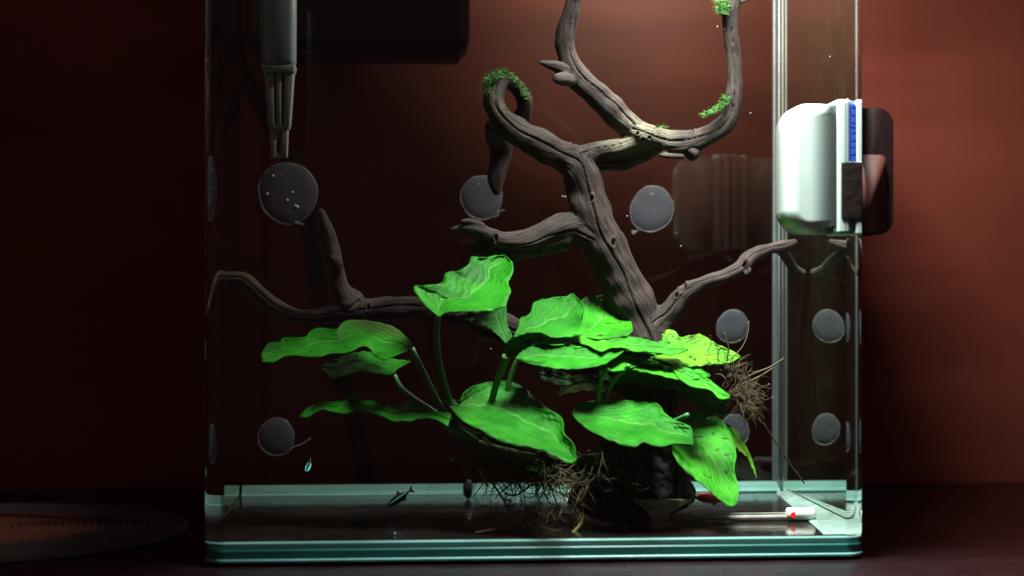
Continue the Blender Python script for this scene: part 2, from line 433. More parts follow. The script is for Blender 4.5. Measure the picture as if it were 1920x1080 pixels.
# foam mat beneath the tank
M_foam = simple('black_foam', (0.008, 0.008, 0.009), 0.9, 0.3, 300)
o = slab('foam_mat', arc_plan(XL+0.003, XR-0.003, 0.003, YB+0.003, R_C, 12), 0.0002, 0.0017, M_foam, None)
tag(o, 'thin black foam mat squeezed flat beneath the glass tank', 'mat')

# ------------------------------------------------------------ round placemat
pm = thing('placemat', 'round woven placemat with a reddish centre at the left of the tank', 'placemat')
pc = Vector((P(-20, 980, 0.135).x, 0.135, 0.0))
RO, RI = 0.121, 0.066
def rings(name, r0, r1, nr, mat):
    v = []; f = []; seg = 120; prof = []
    for i in range(nr):
        a = r0+(r1-r0)*i/nr; b = r0+(r1-r0)*(i+1)/nr
        prof += [(a, 0.0022), (a*0.7+b*0.3, 0.0036), (a*0.3+b*0.7, 0.0036)]
    prof += [(r1, 0.0022), (r1+0.0004, 0.0006)]
    if r0 < 0.001: prof[0] = (0.0001, 0.003)
    for k in range(seg):
        a = 2*math.pi*k/seg
        for j, (r, z) in enumerate(prof):
            z2 = z + (0.0005*math.sin(k*math.pi*0.9+j) if 0 < j < len(prof)-1 else 0)
            v.append((pc.x+r*math.cos(a), pc.y+r*math.sin(a), z2))
    m = len(prof)
    for k in range(seg):
        k2 = (k+1) % seg
        for j in range(m-1): f.append((k*m+j, k*m+j+1, k2*m+j+1, k2*m+j))
    return mesh_obj(name, v, f, mat, pm)
rings('outer_ring', RI+0.0003, RO, 13, simple('dark_woven_fibre', (0.05, 0.028, 0.031), 0.85, 0.5, 500, bump=0.7))
rings('inner_disc', 0.0, RI, 15, simple('orange_woven_fibre', (0.15, 0.042, 0.024), 0.85, 0.4, 500, bump=0.7))

# ------------------------------------------------------------ hang-on filter and its cable behind the tank
M_black = simple('black_plastic', (0.006, 0.006, 0.007), 0.45, 0.2, 90)
fx1 = P(882, 50, YB+0.012).x; fz0 = P(700, 90, YB+0.012).z
fil = thing('filter_box', 'large black filter box hanging behind the upper left of the tank', 'filter')
box('filter_body', XL+0.001, fx1, YB+0.012, YB+0.070, fz0, 0.43, M_black, fil, bev=0.008, seg=5)
box('filter_lip', XL+0.006, fx1-0.006, YB+0.020, YB+0.060, fz0-0.004, fz0+0.004, M_black, fil, bev=0.0015, seg=2)
g = Geo()
yc = YB+0.045
g.tube([(440, 60, yc), (452, 130, yc), (500, 215, yc), (555, 330, yc), (585, 460, yc), (600, 560, yc), (640, 700, yc), (675, 840, yc), (695, 935, yc)], 15, 12, 60)
tag(g.obj('power_cable', M_black), 'thick black cable hanging down behind the left half of the tank', 'cable')

# ------------------------------------------------------------ plastic intake at the upper left
M_grey = simple('smoky_plastic', (0.13, 0.16, 0.165), 0.4, 0.15, 60)
M_greyw = simple('smoky_plastic_ribs', (0.15, 0.15, 0.13), 0.5, 0.2, 90)
YN = 0.125
noz = thing('intake_tube', 'grey plastic intake tube with a slotted tip hanging at the upper left', 'intake')
def tapered(name, y0, y1, xa0, xa1, xb0, xb1, mat, depth=0.010, parent=noz, bev=0.0015):
    """rectangular tapered piece from picture row y0 (xa0..xa1) to y1 (xb0..xb1)"""
    a0, a1, b0, b1 = P(xa0, y0, YN), P(xa1, y0, YN), P(xb0, y1, YN), P(xb1, y1, YN)
    bm = bmesh.new(); h = depth/2
    vs = [bm.verts.new((p.x, YN+s, p.z)) for p in (a0, a1, b1, b0) for s in (-h, h)]
    F = [(0, 2, 4, 6), (1, 7, 5, 3), (0, 1, 3, 2), (2, 3, 5, 4), (4, 5, 7, 6), (6, 7, 1, 0)]
    for q in F: bm.faces.new([vs[i] for i in q])
    bmesh.ops.recalc_face_normals(bm, faces=bm.faces)
    bmesh.ops.bevel(bm, geom=bm.edges[:], offset=bev, segments=3, profile=0.5, affect='EDGES')
    return bm_obj(name, bm, mat, parent)
tapered('tube_body', -70, 128, 489, 556, 491, 555, M_grey, 0.016, bev=0.004)
tapered('collar', 124, 140, 490, 556, 494, 553, M_greyw, 0.0155, bev=0.0012)
for (a, b, c, d) in ((497, 515, 503, 517), (518, 530, 519, 529), (534, 552, 532, 545)):
    tapered('rib', 138, 238, a, b, c, d, M_greyw, 0.011, bev=0.0009)
tapered('rib_plate', 138, 236, 500, 549, 506, 542, M_greyw, 0.003, bev=0.0003)
tapered('tip_ring', 234, 244, 503, 545, 506, 543, M_greyw, 0.010, bev=0.0008)
tapered('prong', 242, 296, 507, 519, 508, 518, M_greyw, 0.007, bev=0.0006)
tapered('prong', 242, 296, 528, 541, 527, 539, M_greyw, 0.007, bev=0.0006)
tapered('tip_bar', 288, 296, 508, 539, 508, 539, M_greyw, 0.006, bev=0.0005)

# ------------------------------------------------------------ frosted suction discs on the back pane
def frost():
    t = NT('frosted_rubber'); v = t.obj()
    n = t.noise(v, 70, 6, 0.6)
    n = t.mix(0.5, t.ramp(n, [(0.3, 0.0), (0.7, 1.0)]), t.noise(v, 900, 3, 0.7))
    c = t.mix(n, (0.075, 0.078, 0.10), (0.16, 0.165, 0.20))
    s = t.ramp(t.noise(v, 380, 2), [(0.72, 0.0), (0.75, 1.0)])
    c = t.mix(s, c, (0.8, 0.8, 0.8))
    sh = t.n('ShaderNodeMixShader', {0: 0.4, 1: t.n('ShaderNodeBsdfDiffuse', {'Color': c}).outputs[0], 2: t.n('ShaderNodeBsdfTranslucent', {'Color': c}).outputs[0]}).outputs[0]
    return t.surf(t.n('ShaderNodeMixShader', {0: 0.6, 1: t.n('ShaderNodeBsdfTransparent').outputs[0], 2: sh}).outputs[0])
M_frost = frost(); M_rim = edge_glass('frosted_rim', (0.6, 0.6, 0.62), alpha=0.7, rough=0.3)
M_dot = simple('white_fleck', (0.8, 0.8, 0.8), 0.5)
def disc(px, py, rx, ry, rot, label, thread=None, seed=0):
    rnd = random.Random(seed)
    t = thing('suction_disc', label, 'suction cup', 'frosted suction discs on the back glass')
    Y = YB-0.0022; c = P(px, py, Y); a = pxs(Y, rx); b = pxs(Y, ry); n = 48
    v = []; f = []; prof = [(0.0, 0.0012), (0.55, 0.0011), (0.9, 0.0006), (1.0, -0.0002), (1.0, -0.0012)]
    ca, sa = math.cos(rot), math.sin(rot); ring = []
    ph = rnd.random()*6
    for k in range(n):
        th = 2*math.pi*k/n; w = 1+0.018*math.sin(3*th+ph)+0.008*math.sin(7*th+ph*2)
        for r, d in prof:
            x, z = a*r*w*math.cos(th), b*r*w*math.sin(th)
            v.append((c.x+x*ca-z*sa, Y-d, c.z+x*sa+z*ca))
        x, z = a*w*math.cos(th), b*w*math.sin(th)
        ring.append(Vector((c.x+x*ca-z*sa, Y-0.0004, c.z+x*sa+z*ca)))
    m = len(prof)
    for k in range(n):
        k2 = (k+1) % n
        for j in range(m-1): f.append((k*m+j, k2*m+j, k2*m+j+1, k*m+j+1))
    mesh_obj('cup_face', v, f, M_frost, t)
    ring.append(ring[0]); vv, ff = tube_geo(ring, [0.00008+0.00012*rnd.random() for _ in ring], 6, False)
    mesh_obj('cup_rim', vv, ff, M_rim, t)
    g = Geo()
    for k in range(9 if seed == 1 else rnd.randint(0, 2)):
        th = rnd.random()*6.28; r = rnd.random()**0.5*0.8
        p = Vector((c.x+a*r*math.cos(th), Y-0.0012, c.z+b*r*math.sin(th))); s = rnd.choice([0.0002, 0.0003, 0.0006]) if seed == 1 else 0.00015
        g.add(*tube_geo([p-Vector((s, 0, 0)), p, p+Vector((s, 0, s*0.5))], [s*0.4, s, s*0.3], 6))
    if g.v: tag(g.obj('white_fleck', M_dot, t), kind='stuff')
    if thread:
        g = Geo(); g.tube([(x, y, Y-0.001) for x, y in thread], 0.6, 5); g.obj('loose_thread', M_rim, t)
    return t
disc(540, 362, 54, 57, 0.2, 'largest frosted disc, just below the grey intake tube', [(560, 420), (552, 415), (562, 417), (568, 422)], 1)
disc(903, 370, 39, 41, 0.0, 'frosted disc partly hidden by the dark curled branch end', [(925, 408), (935, 402), (934, 396), (946, 394)], 2)
disc(1222, 392, 40, 44, -0.5, 'frosted disc to the right of the main trunk in the open water', [(1197, 430), (1188, 438), (1185, 433), (1192, 434)], 3)
disc(1373, 612, 29, 32, -0.6, 'small frosted disc above the yellow leaf tip at the right', None, 4)
disc(518, 819, 33, 35, 0.0, 'frosted disc low at the left, with a fine thread trailing from it', [(545, 842), (541, 848), (550, 838), (565, 833), (582, 822)], 5)
disc(1378, 806, 26, 30, 0.3, 'frosted disc mostly hidden behind the spotted drooping leaf', None, 6)

# ------------------------------------------------------------ driftwood
wood = thing('driftwood', 'dark branching driftwood root rising from the tank floor', 'driftwood')
D0 = 0.098
W = [  # (px, py, Y, radius px)
 [(1215, 860, .078, 30), (1224, 810, .084, 46), (1228, 740, .090, 50), (1222, 680, .092, 49), (1203, 610, .095, 46), (1168, 535, D0, 42), (1138, 470, D0, 41), (1112, 410, D0, 38), (1098, 355, D0, 35), (1085, 312, D0, 35), (1050, 290, D0, 30), (1005, 266, .094, 27), (962, 242, .090, 26), (932, 208, .088, 22), (928, 175, .090, 19), (937, 152, .096, 17), (955, 148, .104, 15)],
 [(955, 150, .104, 14), (975, 172, .110, 14), (984, 200, .115, 15), (972, 228, .120, 17), (945, 258, .122, 20), (936, 300, .124, 19), (930, 335, .125, 17), (932, 366, .126, 6)],
 [(920, 235, .098, 12), (930, 252, .112, 22), (938, 275, .122, 18)],
 [(1090, 300, D0, 30), (1125, 283, .094, 18), (1165, 276, .092, 17), (1205, 262, .092, 18), (1235, 262, .092, 18)],
 [(1095, 312, D0, 24), (1130, 304, .100, 18), (1170, 303, .100, 18), (1210, 288, .098, 16), (1235, 272, .096, 16)],
 [(1192, 250, .094, 26), (1230, 262, .092, 23), (1265, 268, .090, 22), (1305, 262, .088, 21), (1345, 245, .086, 19), (1370, 215, .086, 17), (1377, 170, .086, 14), (1377, 115, .086, 14), (1371, 65, .086, 14), (1370, 25, .086, 13), (1380, -15, .086, 12), (1392, -60, .086, 11)],
 [(1290, 272, .090, 18), (1300, 287, .086, 14), (1293, 292, .084, 12)],
 [(1235, 290, .090, 6), (1258, 293, .084, 6), (1282, 294, .084, 5)],
 [(1376, 6, .086, 7), (1395, 2, .084, 4), (1414, -3, .082, 2)],
 [(1368, 40, .086, 9), (1354, 22, .086, 5), (1346, 14, .086, 3)],
 [(1195, 252, .094, 26), (1165, 222, .094, 24), (1128, 186, .094, 25), (1090, 150, .094, 24), (1067, 115, .094, 20), (1060, 75, .094, 19), (1067, 35, .094, 17), (1078, -10, .094, 16), (1085, -60, .094, 15)],
 [(1072, 142, .094, 18), (1045, 126, .088, 12), (1028, 121, .086, 8), (1010, 116, .084, 4)],
 [(1070, 152, .09, 14), (1050, 148, .082, 11), (1038, 146, .080, 7)],
 [(1120, 440, D0, 38), (1078, 425, D0, 31), (1035, 433, .092, 27), (990, 450, .086, 22), (945, 452, .082, 19), (905, 436, .080, 15), (872, 428, .078, 10), (844, 430, .076, 3)],
 [(1060, 445, D0, 26), (1000, 462, .092, 22), (950, 470, .088, 22), (905, 462, .086, 17), (880, 470, .086, 8)],
 [(905, 425, .080, 9), (880, 415, .076, 7), (862, 416, .074, 3)],
 [(1225, 610, .093, 34), (1250, 588, .093, 22), (1275, 558, .093, 17), (1310, 533, .094, 14), (1355, 518, .096, 13), (1388, 502, .100, 15), (1408, 482, .104, 15), (1440, 468, .110, 11), (1468, 462, .114, 12), (1494, 452, .118, 5)],
 [(1462, 466, .114, 10), (1478, 488, .124, 10), (1490, 505, .128, 9), (1508, 512, .131, 8)],
 [(1385, 505, .100, 9), (1400, 512, .098, 6), (1408, 505, .096, 3)],
 [(1222, 720, .094, 36), (1150, 700, .110, 30), (1050, 665, .125, 28), (930, 610, .133, 26), (850, 583, .136, 23), (780, 579, .138, 23), (715, 580, .140, 24), (655, 586, .142, 22), (600, 594, .146, 15), (555, 592, .150, 14), (515, 574, .154, 15), (482, 546, .158, 15), (455, 524, .162, 16), (430, 522, .164, 14)],
 [(660, 572, .142, 28), (640, 545, .142, 18), (630, 505, .140, 15), (622, 470, .138, 17), (612, 435, .136, 14), (605, 408, .134, 10), (601, 392, .134, 5)],
 [(632, 520, .14, 11), (630, 492, .134, 12), (628, 480, .132, 7)],
]
WOOD_BASE = [[(1130, 862, .070, 40), (1185, 850, .072, 62), (1240, 850, .076, 62), (1275, 880, .080, 34)],  # foot of the driftwood, a separate lump so its shade can be coloured in
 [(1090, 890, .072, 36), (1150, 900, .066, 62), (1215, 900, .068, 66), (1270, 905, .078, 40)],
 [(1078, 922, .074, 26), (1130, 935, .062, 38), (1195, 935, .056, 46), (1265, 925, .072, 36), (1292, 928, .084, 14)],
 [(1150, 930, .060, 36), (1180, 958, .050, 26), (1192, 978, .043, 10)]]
bm = bmesh.new(); g = Geo(); SP = []; ST = []; SN = []; SR = []; SS = []; SBI = []
for bi, br in enumerate(W):
    c = catmull(br, max(10, int(len(br)*8)))
    rn = [1+0.13*noise.noise(Vector((i*0.11, bi*7.3, 0))) for i in range(len(c))]
    path = [P(*q[:3]) for q in c]; rad = [pxs(q[2], q[3])*rn[i] for i, q in enumerate(c)]
    g.add(*tube_geo(path, rad, 20))
    # rounded ends
    for e, d in ((0, 1), (-1, -2)):
        pass
    t0 = (path[1]-path[0]).normalized(); nrm = Vector((0.3, 0.5, 0.8)); nrm = (nrm-t0*nrm.dot(t0)).normalized(); s = 0
    for i, p in enumerate(path):
        t = (path[min(i+1, len(path)-1)]-path[max(i-1, 0)]).normalized()
        nrm = (nrm-t*nrm.dot(t)).normalized()
        if i: s += (p-path[i-1]).length
        SP.append(p); ST.append(t); SN.append(nrm); SR.append(rad[i]); SS.append(s+bi*0.37); SBI.append(bi)
src = mesh_obj('trunk', g.v, g.f)
rm = src.modifiers.new('r', 'REMESH'); rm.mode = 'VOXEL'; rm.voxel_size = 0.0007; rm.use_smooth_shade = True
sm = src.modifiers.new('s', 'SMOOTH'); sm.factor = 0.6; sm.iterations = 9
dg = bpy.context.evaluated_depsgraph_get(); dg.update()
me = bpy.data.meshes.new_from_object(src.evaluated_get(dg))
src.modifiers.clear(); src.data = me; me.name = 'trunk'
nv = len(me.vertices); co = np.zeros(nv*3, np.float32); me.vertices.foreach_get('co', co); co = co.reshape(-1, 3)
nm = np.zeros(nv*3, np.float32); me.vertices.foreach_get('normal', nm); nm = nm.reshape(-1, 3)
SPn = np.array(SP, np.float32); STn = np.array(ST, np.float32); SNn = np.array(SN, np.float32); SRn = np.array(SR, np.float32); SSn = np.array(SS, np.float32)
SBn = np.cross(STn, SNn)
idx = np.zeros(nv, np.int64)
for a in range(0, nv, 20000):
    d = np.sqrt(((co[a:a+20000, None, :]-SPn[None])**2).sum(-1))
    idx[a:a+20000] = np.argmin(d-SRn[None]*0.7, 1)
dv = co-SPn[idx]
s = SSn[idx]+(dv*STn[idx]).sum(1)
th = np.arctan2((dv*SBn[idx]).sum(1), (dv*SNn[idx]).sum(1)) + s*9.0
rr = SRn[idx]
fib = np.stack([np.cos(th)*rr*260, np.sin(th)*rr*260, s*26], 1).astype(np.float32)
bid = np.array(SBI)[idx]
Fv = np.array(FWD, np.float32); side = np.cross(STn, Fv[None]); side /= np.linalg.norm(side, axis=1)[:, None]+1e-6
lat = (dv*side[idx]).sum(1)/rr; front = (dv*Fv[None]).sum(1) < 0
LC = {0: -0.1, 3: 0.3, 5: 0.1, 10: -0.3, 13: 0.35, 16: 0.2, 19: -0.2, 4: -0.1}
crack = np.zeros(nv, np.float32); disp = np.zeros(nv, np.float32)
for i in range(nv):
    q = Vector(fib[i])
    r1 = noise.noise(q*0.55+Vector((9, 3, 1)))
    r2 = noise.noise(q*1.7)
    r3 = noise.noise(Vector((q.x*0.8+31, q.y*0.8, q.z*0.35)))
    k = max(0.0, 1-abs(r3)*17)*min(1.0, max(0.0, 0.45+2.2*noise.noise(Vector((q.x*0.25, q.y*0.25, q.z*0.5+5)))))
    r4 = noise.noise(Vector(co[i])*95)
    lt = lat[i]-LC[bid[i]]-0.22*noise.noise(Vector((float(s[i])*38, bid[i], 3))) if bid[i] in LC and front[i] else 9
    w_ = 0.085*(0.6+0.8*abs(noise.noise(Vector((float(s[i])*70, 4, bid[i])))))
    k2 = max(0.0, 1-abs(lt)/w_)
    disp[i] += 0.0012*r4-0.0012*k2
    k = max(k*0.45, k2)
    crack[i] = k
    disp[i] += 0.0006*r1+0.00028*r2-0.0007*k
lim = np.clip(rr/0.006, 0.25, 1.4)
disp *= lim
HOLES = [(1281, 538, 5.5, 9), (1398, 500, 5, 10), (1268, 553, 3, 4), (1150, 455, 3, 6), (1110, 372, 2.5, 5), (1208, 640, 3, 5), (1205, 262, 3, 3), (1218, 258, 2.5, 3), (1196, 250, 2.5, 2.5), (1298, 245, 3, 3), (1075, 268, 3, 7), (950, 200, 2, 3), (690, 575, 3, 6), (930, 446, 3, 8)]
rel = co-np.array(CAM, np.float32); dep = rel@np.array(FWD, np.float32)
sx_ = HX+FPX*(rel@np.array(RGT, np.float32))/dep; sy_ = HY-FPX*rel[:, 2]/dep
for hx_, hy_, ha, hb in HOLES:
    e_ = ((sx_-hx_)/ha)**2+((sy_-hy_)/hb)**2
    m_ = np.clip(1.25-e_, 0, 1)*(nm@np.array(FWD, np.float32) < 0)
    disp -= 0.0022*m_; crack = np.maximum(crack, m_*1.1)
    disp += 0.0007*np.exp(-(np.sqrt(e_)-1.6)**2*5)*(nm@np.array(FWD, np.float32) < 0)
co2 = co+nm*disp[:, None]
flo = ZF+0.0003
co2[:, 2] = np.maximum(co2[:, 2], flo)
me.vertices.foreach_set('co', co2.ravel())
at = me.attributes.new('fiber', 'FLOAT_VECTOR', 'POINT'); at.data.foreach_set('vector', fib.ravel())
at = me.attributes.new('crack', 'FLOAT', 'POINT'); at.data.foreach_set('value', np.clip(crack*0.85, 0, 1))
jw = np.array(P(1195, 258, 0.085)); dj = np.linalg.norm((co-jw)*np.array([0.75, 0.8, 1.1]), axis=1)
at = me.attributes.new('worn', 'FLOAT', 'POINT'); at.data.foreach_set('value', (np.clip(1-dj/0.020, 0, 1)**0.7*0.85).astype(np.float32))
me.materials.clear(); me.materials.append(M_wood)
me.polygons.foreach_set('use_smooth', [True]*len(me.polygons))
src.parent = wood; me.update()
print('driftwood verts', nv)

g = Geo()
for br in WOOD_BASE:
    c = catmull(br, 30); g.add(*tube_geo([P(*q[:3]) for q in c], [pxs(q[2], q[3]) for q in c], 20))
wb = mesh_obj('shaded_wood_base', g.v, g.f)
rm = wb.modifiers.new('r', 'REMESH'); rm.mode = 'VOXEL'; rm.voxel_size = 0.0012
sm = wb.modifiers.new('s', 'SMOOTH'); sm.factor = 0.6; sm.iterations = 12
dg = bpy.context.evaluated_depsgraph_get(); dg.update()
me = bpy.data.meshes.new_from_object(wb.evaluated_get(dg)); wb.modifiers.clear(); wb.data = me
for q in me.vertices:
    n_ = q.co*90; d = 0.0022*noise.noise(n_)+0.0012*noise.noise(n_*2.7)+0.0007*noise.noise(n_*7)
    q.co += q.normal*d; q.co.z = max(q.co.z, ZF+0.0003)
me.materials.append(simple('wood_base_shade', (0.006, 0.0055, 0.0055), 0.9, 0.5, 200, bump=0.8))  # near-black colour carries the shade on the wood base
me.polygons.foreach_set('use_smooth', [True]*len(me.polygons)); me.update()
tag(wb, 'foot of the driftwood on the tank floor, its shade coloured near black', 'rock')  # not a rock: driftwood foot with its shade put into the colour

def moss(pts, spread, count, seed, ln=9, parent=wood, name='moss_tuft', label=None):
    """fine blades growing off a picture polyline (px,py,Y)"""
    rnd = random.Random(seed); c = catmull(pts, 60); v = []; f = []
    for k in range(count):
        q = c[rnd.randrange(60)]; Y = q[2]+rnd.gauss(0, 0.0035)
        p = P(q[0]+rnd.gauss(0, spread), q[1]+rnd.gauss(0, spread*0.55), Y)
        d = Vector((rnd.gauss(0, 1), rnd.gauss(0, 1), abs(rnd.gauss(0.3, 0.7)))).normalized()
        L = pxs(Y, ln)*rnd.choice([0.4, 0.6, 0.8, 1.1, 1.7])*rnd.uniform(0.7, 1.3); sd = d.cross(Vector((rnd.random()-.5, rnd.random()-.5, rnd.random()-.5))).normalized()*pxs(Y, 0.5)
        b = len(v); m = p+d*L*0.5+Vector((rnd.gauss(0, 1), rnd.gauss(0, 1), 0))*L*0.12; e = p+d*L+Vector((0, 0, -L*0.25))
        v += [p-sd*0.6, p+sd*0.6, m-sd, m+sd, e]; f += [(b, b+1, b+3, b+2), (b+2, b+3, b+4)]
    o = mesh_obj(name, v, f, M_moss, parent); tag(o, label, kind='stuff'); return o
moss([(915, 160, .088), (918, 148, .090), (930, 138, .092), (948, 138, .096), (968, 155, .102), (980, 172, .108), (987, 186, .112)], 3.0, 3200, 1, 8)
moss([(918, 175, .085), (916, 160, .088), (925, 146, .086), (938, 142, .088)], 4.0, 1500, 6, 8)
moss([(1355, -4, .080), (1352, 12, .080), (1354, 25, .080), (1362, 8, .080)], 3.5, 1400, 2, 8)
moss([(1318, 218, .078), (1330, 212, .078), (1345, 205, .078), (1357, 195, .080), (1361, 182, .080)], 3.2, 1000, 3, 8)
moss([(1228, 240, .082), (1240, 238, .082), (1248, 239, .082)], 1.6, 90, 4, 6)

# ------------------------------------------------------------ the broad-leaved plant
plant = thing('anubias_plant', 'bright green broad-leaved water plant in front of the driftwood', 'plant')
def leaf(A, B, yc, tilt, mat, bulge=0.004, curl=0.0, veins=9, amp=0.00055, slope=0.0, label=None, seed=0, ripple=0.0012):
    """A: far/upper edge, B: near/lower edge, both base -> tip, picture px. Depth: yc + tilt per px of height."""
    NU, NV = 64, 16
    a = catmull(A, NU); b = catmull(B, NU)
    for i in range(NU):
        e = math.sin(math.pi*i/(NU-1))**0.5
        for arr, k in ((a, 3.1), (b, 8.7)):
            arr[i, 1] += e*(1.6*noise.noise(Vector((i*0.42, k, A[0][0])))+0.9*math.sin(i*0.9+k+A[0][0])*max(0, noise.noise(Vector((i*0.1, k, 2)))+0.2)*2)
    pyc = (a[:, 1].mean()+b[:, 1].mean())/2; pxc = (a[:, 0].mean()+b[:, 0].mean())/2
    rnd = random.Random(seed+int(A[0][0])); ph = rnd.random()*6
    v = []; uv = []
    for i in range(NU):
        u = i/(NU-1); wd = math.hypot(*(a[i]-b[i]))
        for j in range(NV+1):
            t = j/NV; px, py = a[i]*(1-t)+b[i]*t
            Y = yc+tilt*(pyc-py)*0.0003+slope*(px-pxc)*0.0003
            m = math.sin(math.pi*t)
            Y += bulge*(m-0.6)*min(1, wd/60)                       # the blade bellies away from the viewer along the midrib
            Y -= curl*(u*u)
            dm = abs(t-0.5)
            q = math.sin((u-dm*0.55)*veins*2*math.pi+ph)
            Y += amp*q*min(1, dm*6)*min(1, wd/40)
            Y += ripple*math.sin(u*veins*2.6+ph*2+(2 if t > .5 else 0))*(dm*2)**2
            Y -= 0.0009*math.exp(-(dm/0.035)**2)*(-1)
            p = P(px, py, Y); p.z += amp*0.6*q*min(1, dm*6)*(1-(dm*2)**4)
            v.append(p); uv.append((u, t))
    f = [(i*(NV+1)+j, i*(NV+1)+j+1, (i+1)*(NV+1)+j+1, (i+1)*(NV+1)+j) for i in range(NU-1) for j in range(NV)]
    o = mesh_obj('leaf', v, f, mat, plant, True, uv)
    md = o.modifiers.new('thick', 'SOLIDIFY'); md.thickness = 0.00045; md.offset = 0
    if label: o['label'] = label
    return o
# upright leaf at upper left of the cluster
leaf([(822, 594), (797, 572), (780, 552), (777, 537), (800, 535), (828, 530), (836, 511), (858, 508), (878, 496), (884, 481), (905, 483), (930, 479), (947, 479)],
     [(822, 594), (842, 585), (880, 584), (925, 582), (945, 575), (955, 556), (958, 544), (953, 530), (962, 510), (961, 492), (955, 486), (947, 479)], .052, 1.5, M_leaf, 0.006, veins=7, amp=.0009)
leaf([(950, 643), (960, 630), (952, 612), (950, 590), (947, 566), (925, 576), (895, 586), (862, 591)],
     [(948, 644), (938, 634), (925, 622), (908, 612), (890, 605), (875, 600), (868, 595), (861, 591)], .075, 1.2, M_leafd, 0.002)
leaf([(962, 634), (972, 612), (976, 596), (993, 589), (1000, 568), (1012, 563), (1040, 557), (1060, 556), (1074, 550), (1082, 560)],
     [(962, 636), (1000, 634), (1050, 633), (1088, 628), (1092, 612), (1090, 596), (1095, 582), (1090, 568), (1082, 560)], .080, 1.6, M_leaf, 0.005, veins=7)
leaf([(1088, 628), (1091, 600), (1088, 575), (1092, 560), (1115, 556), (1142, 552), (1160, 560)],
     [(1090, 632), (1125, 636), (1165, 632), (1186, 622), (1182, 600), (1174, 578), (1160, 560)], .090, 1.6, M_leafs, 0.004, veins=6)
leaf([(1090, 640), (1130, 624), (1160, 616), (1182, 602), (1198, 610), (1215, 611), (1232, 610), (1248, 628), (1252, 648)],
     [(1092, 645), (1130, 652), (1170, 660), (1210, 664), (1240, 662), (1252, 650)], .079, 1.4, M_leafs, 0.003)
leaf([(1225, 668), (1235, 640), (1246, 621), (1262, 619), (1276, 632), (1288, 630), (1302, 627), (1320, 630), (1345, 646), (1368, 655), (1388, 668)],
     [(1225, 672), (1250, 680), (1275, 687), (1305, 687), (1340, 683), (1370, 680), (1388, 669)], .070, 1.5, M_leafy, 0.004, label='yellowing leaf at the right of the cluster')
leaf([(1128, 664), (1180, 656), (1235, 664), (1290, 680), (1332, 702)],
     [(1130, 674), (1170, 690), (1220, 700), (1280, 713), (1332, 706)], .060, 1.8, M_leafs, 0.003)
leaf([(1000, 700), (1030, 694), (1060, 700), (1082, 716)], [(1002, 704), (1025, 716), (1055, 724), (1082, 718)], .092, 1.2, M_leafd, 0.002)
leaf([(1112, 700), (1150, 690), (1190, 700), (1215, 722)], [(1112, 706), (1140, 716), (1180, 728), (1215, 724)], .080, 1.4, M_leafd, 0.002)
# long wavy leaf lying across
leaf([(985, 650), (1010, 634), (1050, 627), (1100, 622), (1150, 626), (1200, 634), (1245, 644), (1275, 648), (1290, 656)],
     [(985, 652), (1015, 645), (1040, 648), (1065, 644), (1085, 642), (1105, 650), (1128, 659), (1150, 652), (1172, 654), (1195, 660), (1225, 660), (1255, 666), (1290, 657)], .064, 2.2, M_leafs, 0.003, veins=12)
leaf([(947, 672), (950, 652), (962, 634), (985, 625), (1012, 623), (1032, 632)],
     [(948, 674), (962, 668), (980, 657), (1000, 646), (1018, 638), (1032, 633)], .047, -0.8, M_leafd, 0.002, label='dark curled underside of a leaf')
leaf([(966, 673), (985, 655), (1015, 644), (1060, 644), (1110, 655), (1145, 655), (1175, 652)],
     [(968, 675), (1000, 684), (1040, 691), (1085, 692), (1120, 687), (1148, 675), (1175, 654)], .054, 1.8, M_leaf, 0.004, veins=11)
leaf([(1122, 692), (1140, 674), (1160, 666), (1190, 668), (1230, 680), (1270, 684), (1312, 700), (1345, 724), (1369, 742)],
     [(1124, 694), (1160, 696), (1190, 688), (1220, 683), (1258, 692), (1275, 712), (1300, 726), (1330, 731), (1350, 748), (1369, 746)], .050, 1.5, M_leafs, 0.003)
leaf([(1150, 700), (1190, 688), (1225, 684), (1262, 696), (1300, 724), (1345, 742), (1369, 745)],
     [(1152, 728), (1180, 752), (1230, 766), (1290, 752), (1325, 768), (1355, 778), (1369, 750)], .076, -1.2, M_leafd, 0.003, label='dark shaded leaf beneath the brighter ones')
leaf([(1285, 775), (1318, 766), (1348, 782), (1370, 812), (1381, 850), (1377, 880), (1385, 915), (1381, 946)],
     [(1268, 792), (1260, 830), (1264, 856), (1284, 882), (1315, 908), (1345, 933), (1367, 949), (1381, 947)], .046, 1.3, M_leafs, 0.005, veins=8, label='spotted leaf drooping towards the floor')
leaf([(1080, 757), (1110, 752), (1150, 751), (1200, 752), (1235, 758), (1246, 774), (1268, 789), (1294, 800), (1300, 822)],
     [(1072, 775), (1088, 795), (1115, 812), (1150, 828), (1185, 838), (1208, 830), (1235, 838), (1268, 832), (1300, 834)], .036, 1.9, M_leaf, 0.006, veins=9, amp=.0009)
leaf([(833, 745), (848, 748), (862, 752), (870, 735), (895, 721), (945, 714), (980, 725), (1002, 746), (1028, 766), (1054, 784), (1058, 812), (1076, 833), (1081, 858)],
     [(834, 756), (846, 766), (860, 782), (880, 797), (905, 808), (930, 824), (955, 832), (982, 837), (1012, 843), (1040, 855), (1068, 869), (1081, 862)], .036, 1.7, M_leaf, 0.007, veins=10, amp=.0012)
leaf([(776, 648), (760, 630), (736, 612), (700, 603), (665, 600), (641, 605), (630, 618), (602, 614), (580, 622), (572, 632), (532, 633), (526, 641), (503, 644), (490, 664)],
     [(770, 657), (748, 664), (722, 674), (704, 668), (694, 655), (675, 650), (655, 661), (620, 664), (590, 670), (560, 668), (535, 668), (512, 679), (491, 679)], .060, 2.0, M_leafp, 0.004, slope=-0.25, label='leaf with a dark brown worn patch near its stalk')
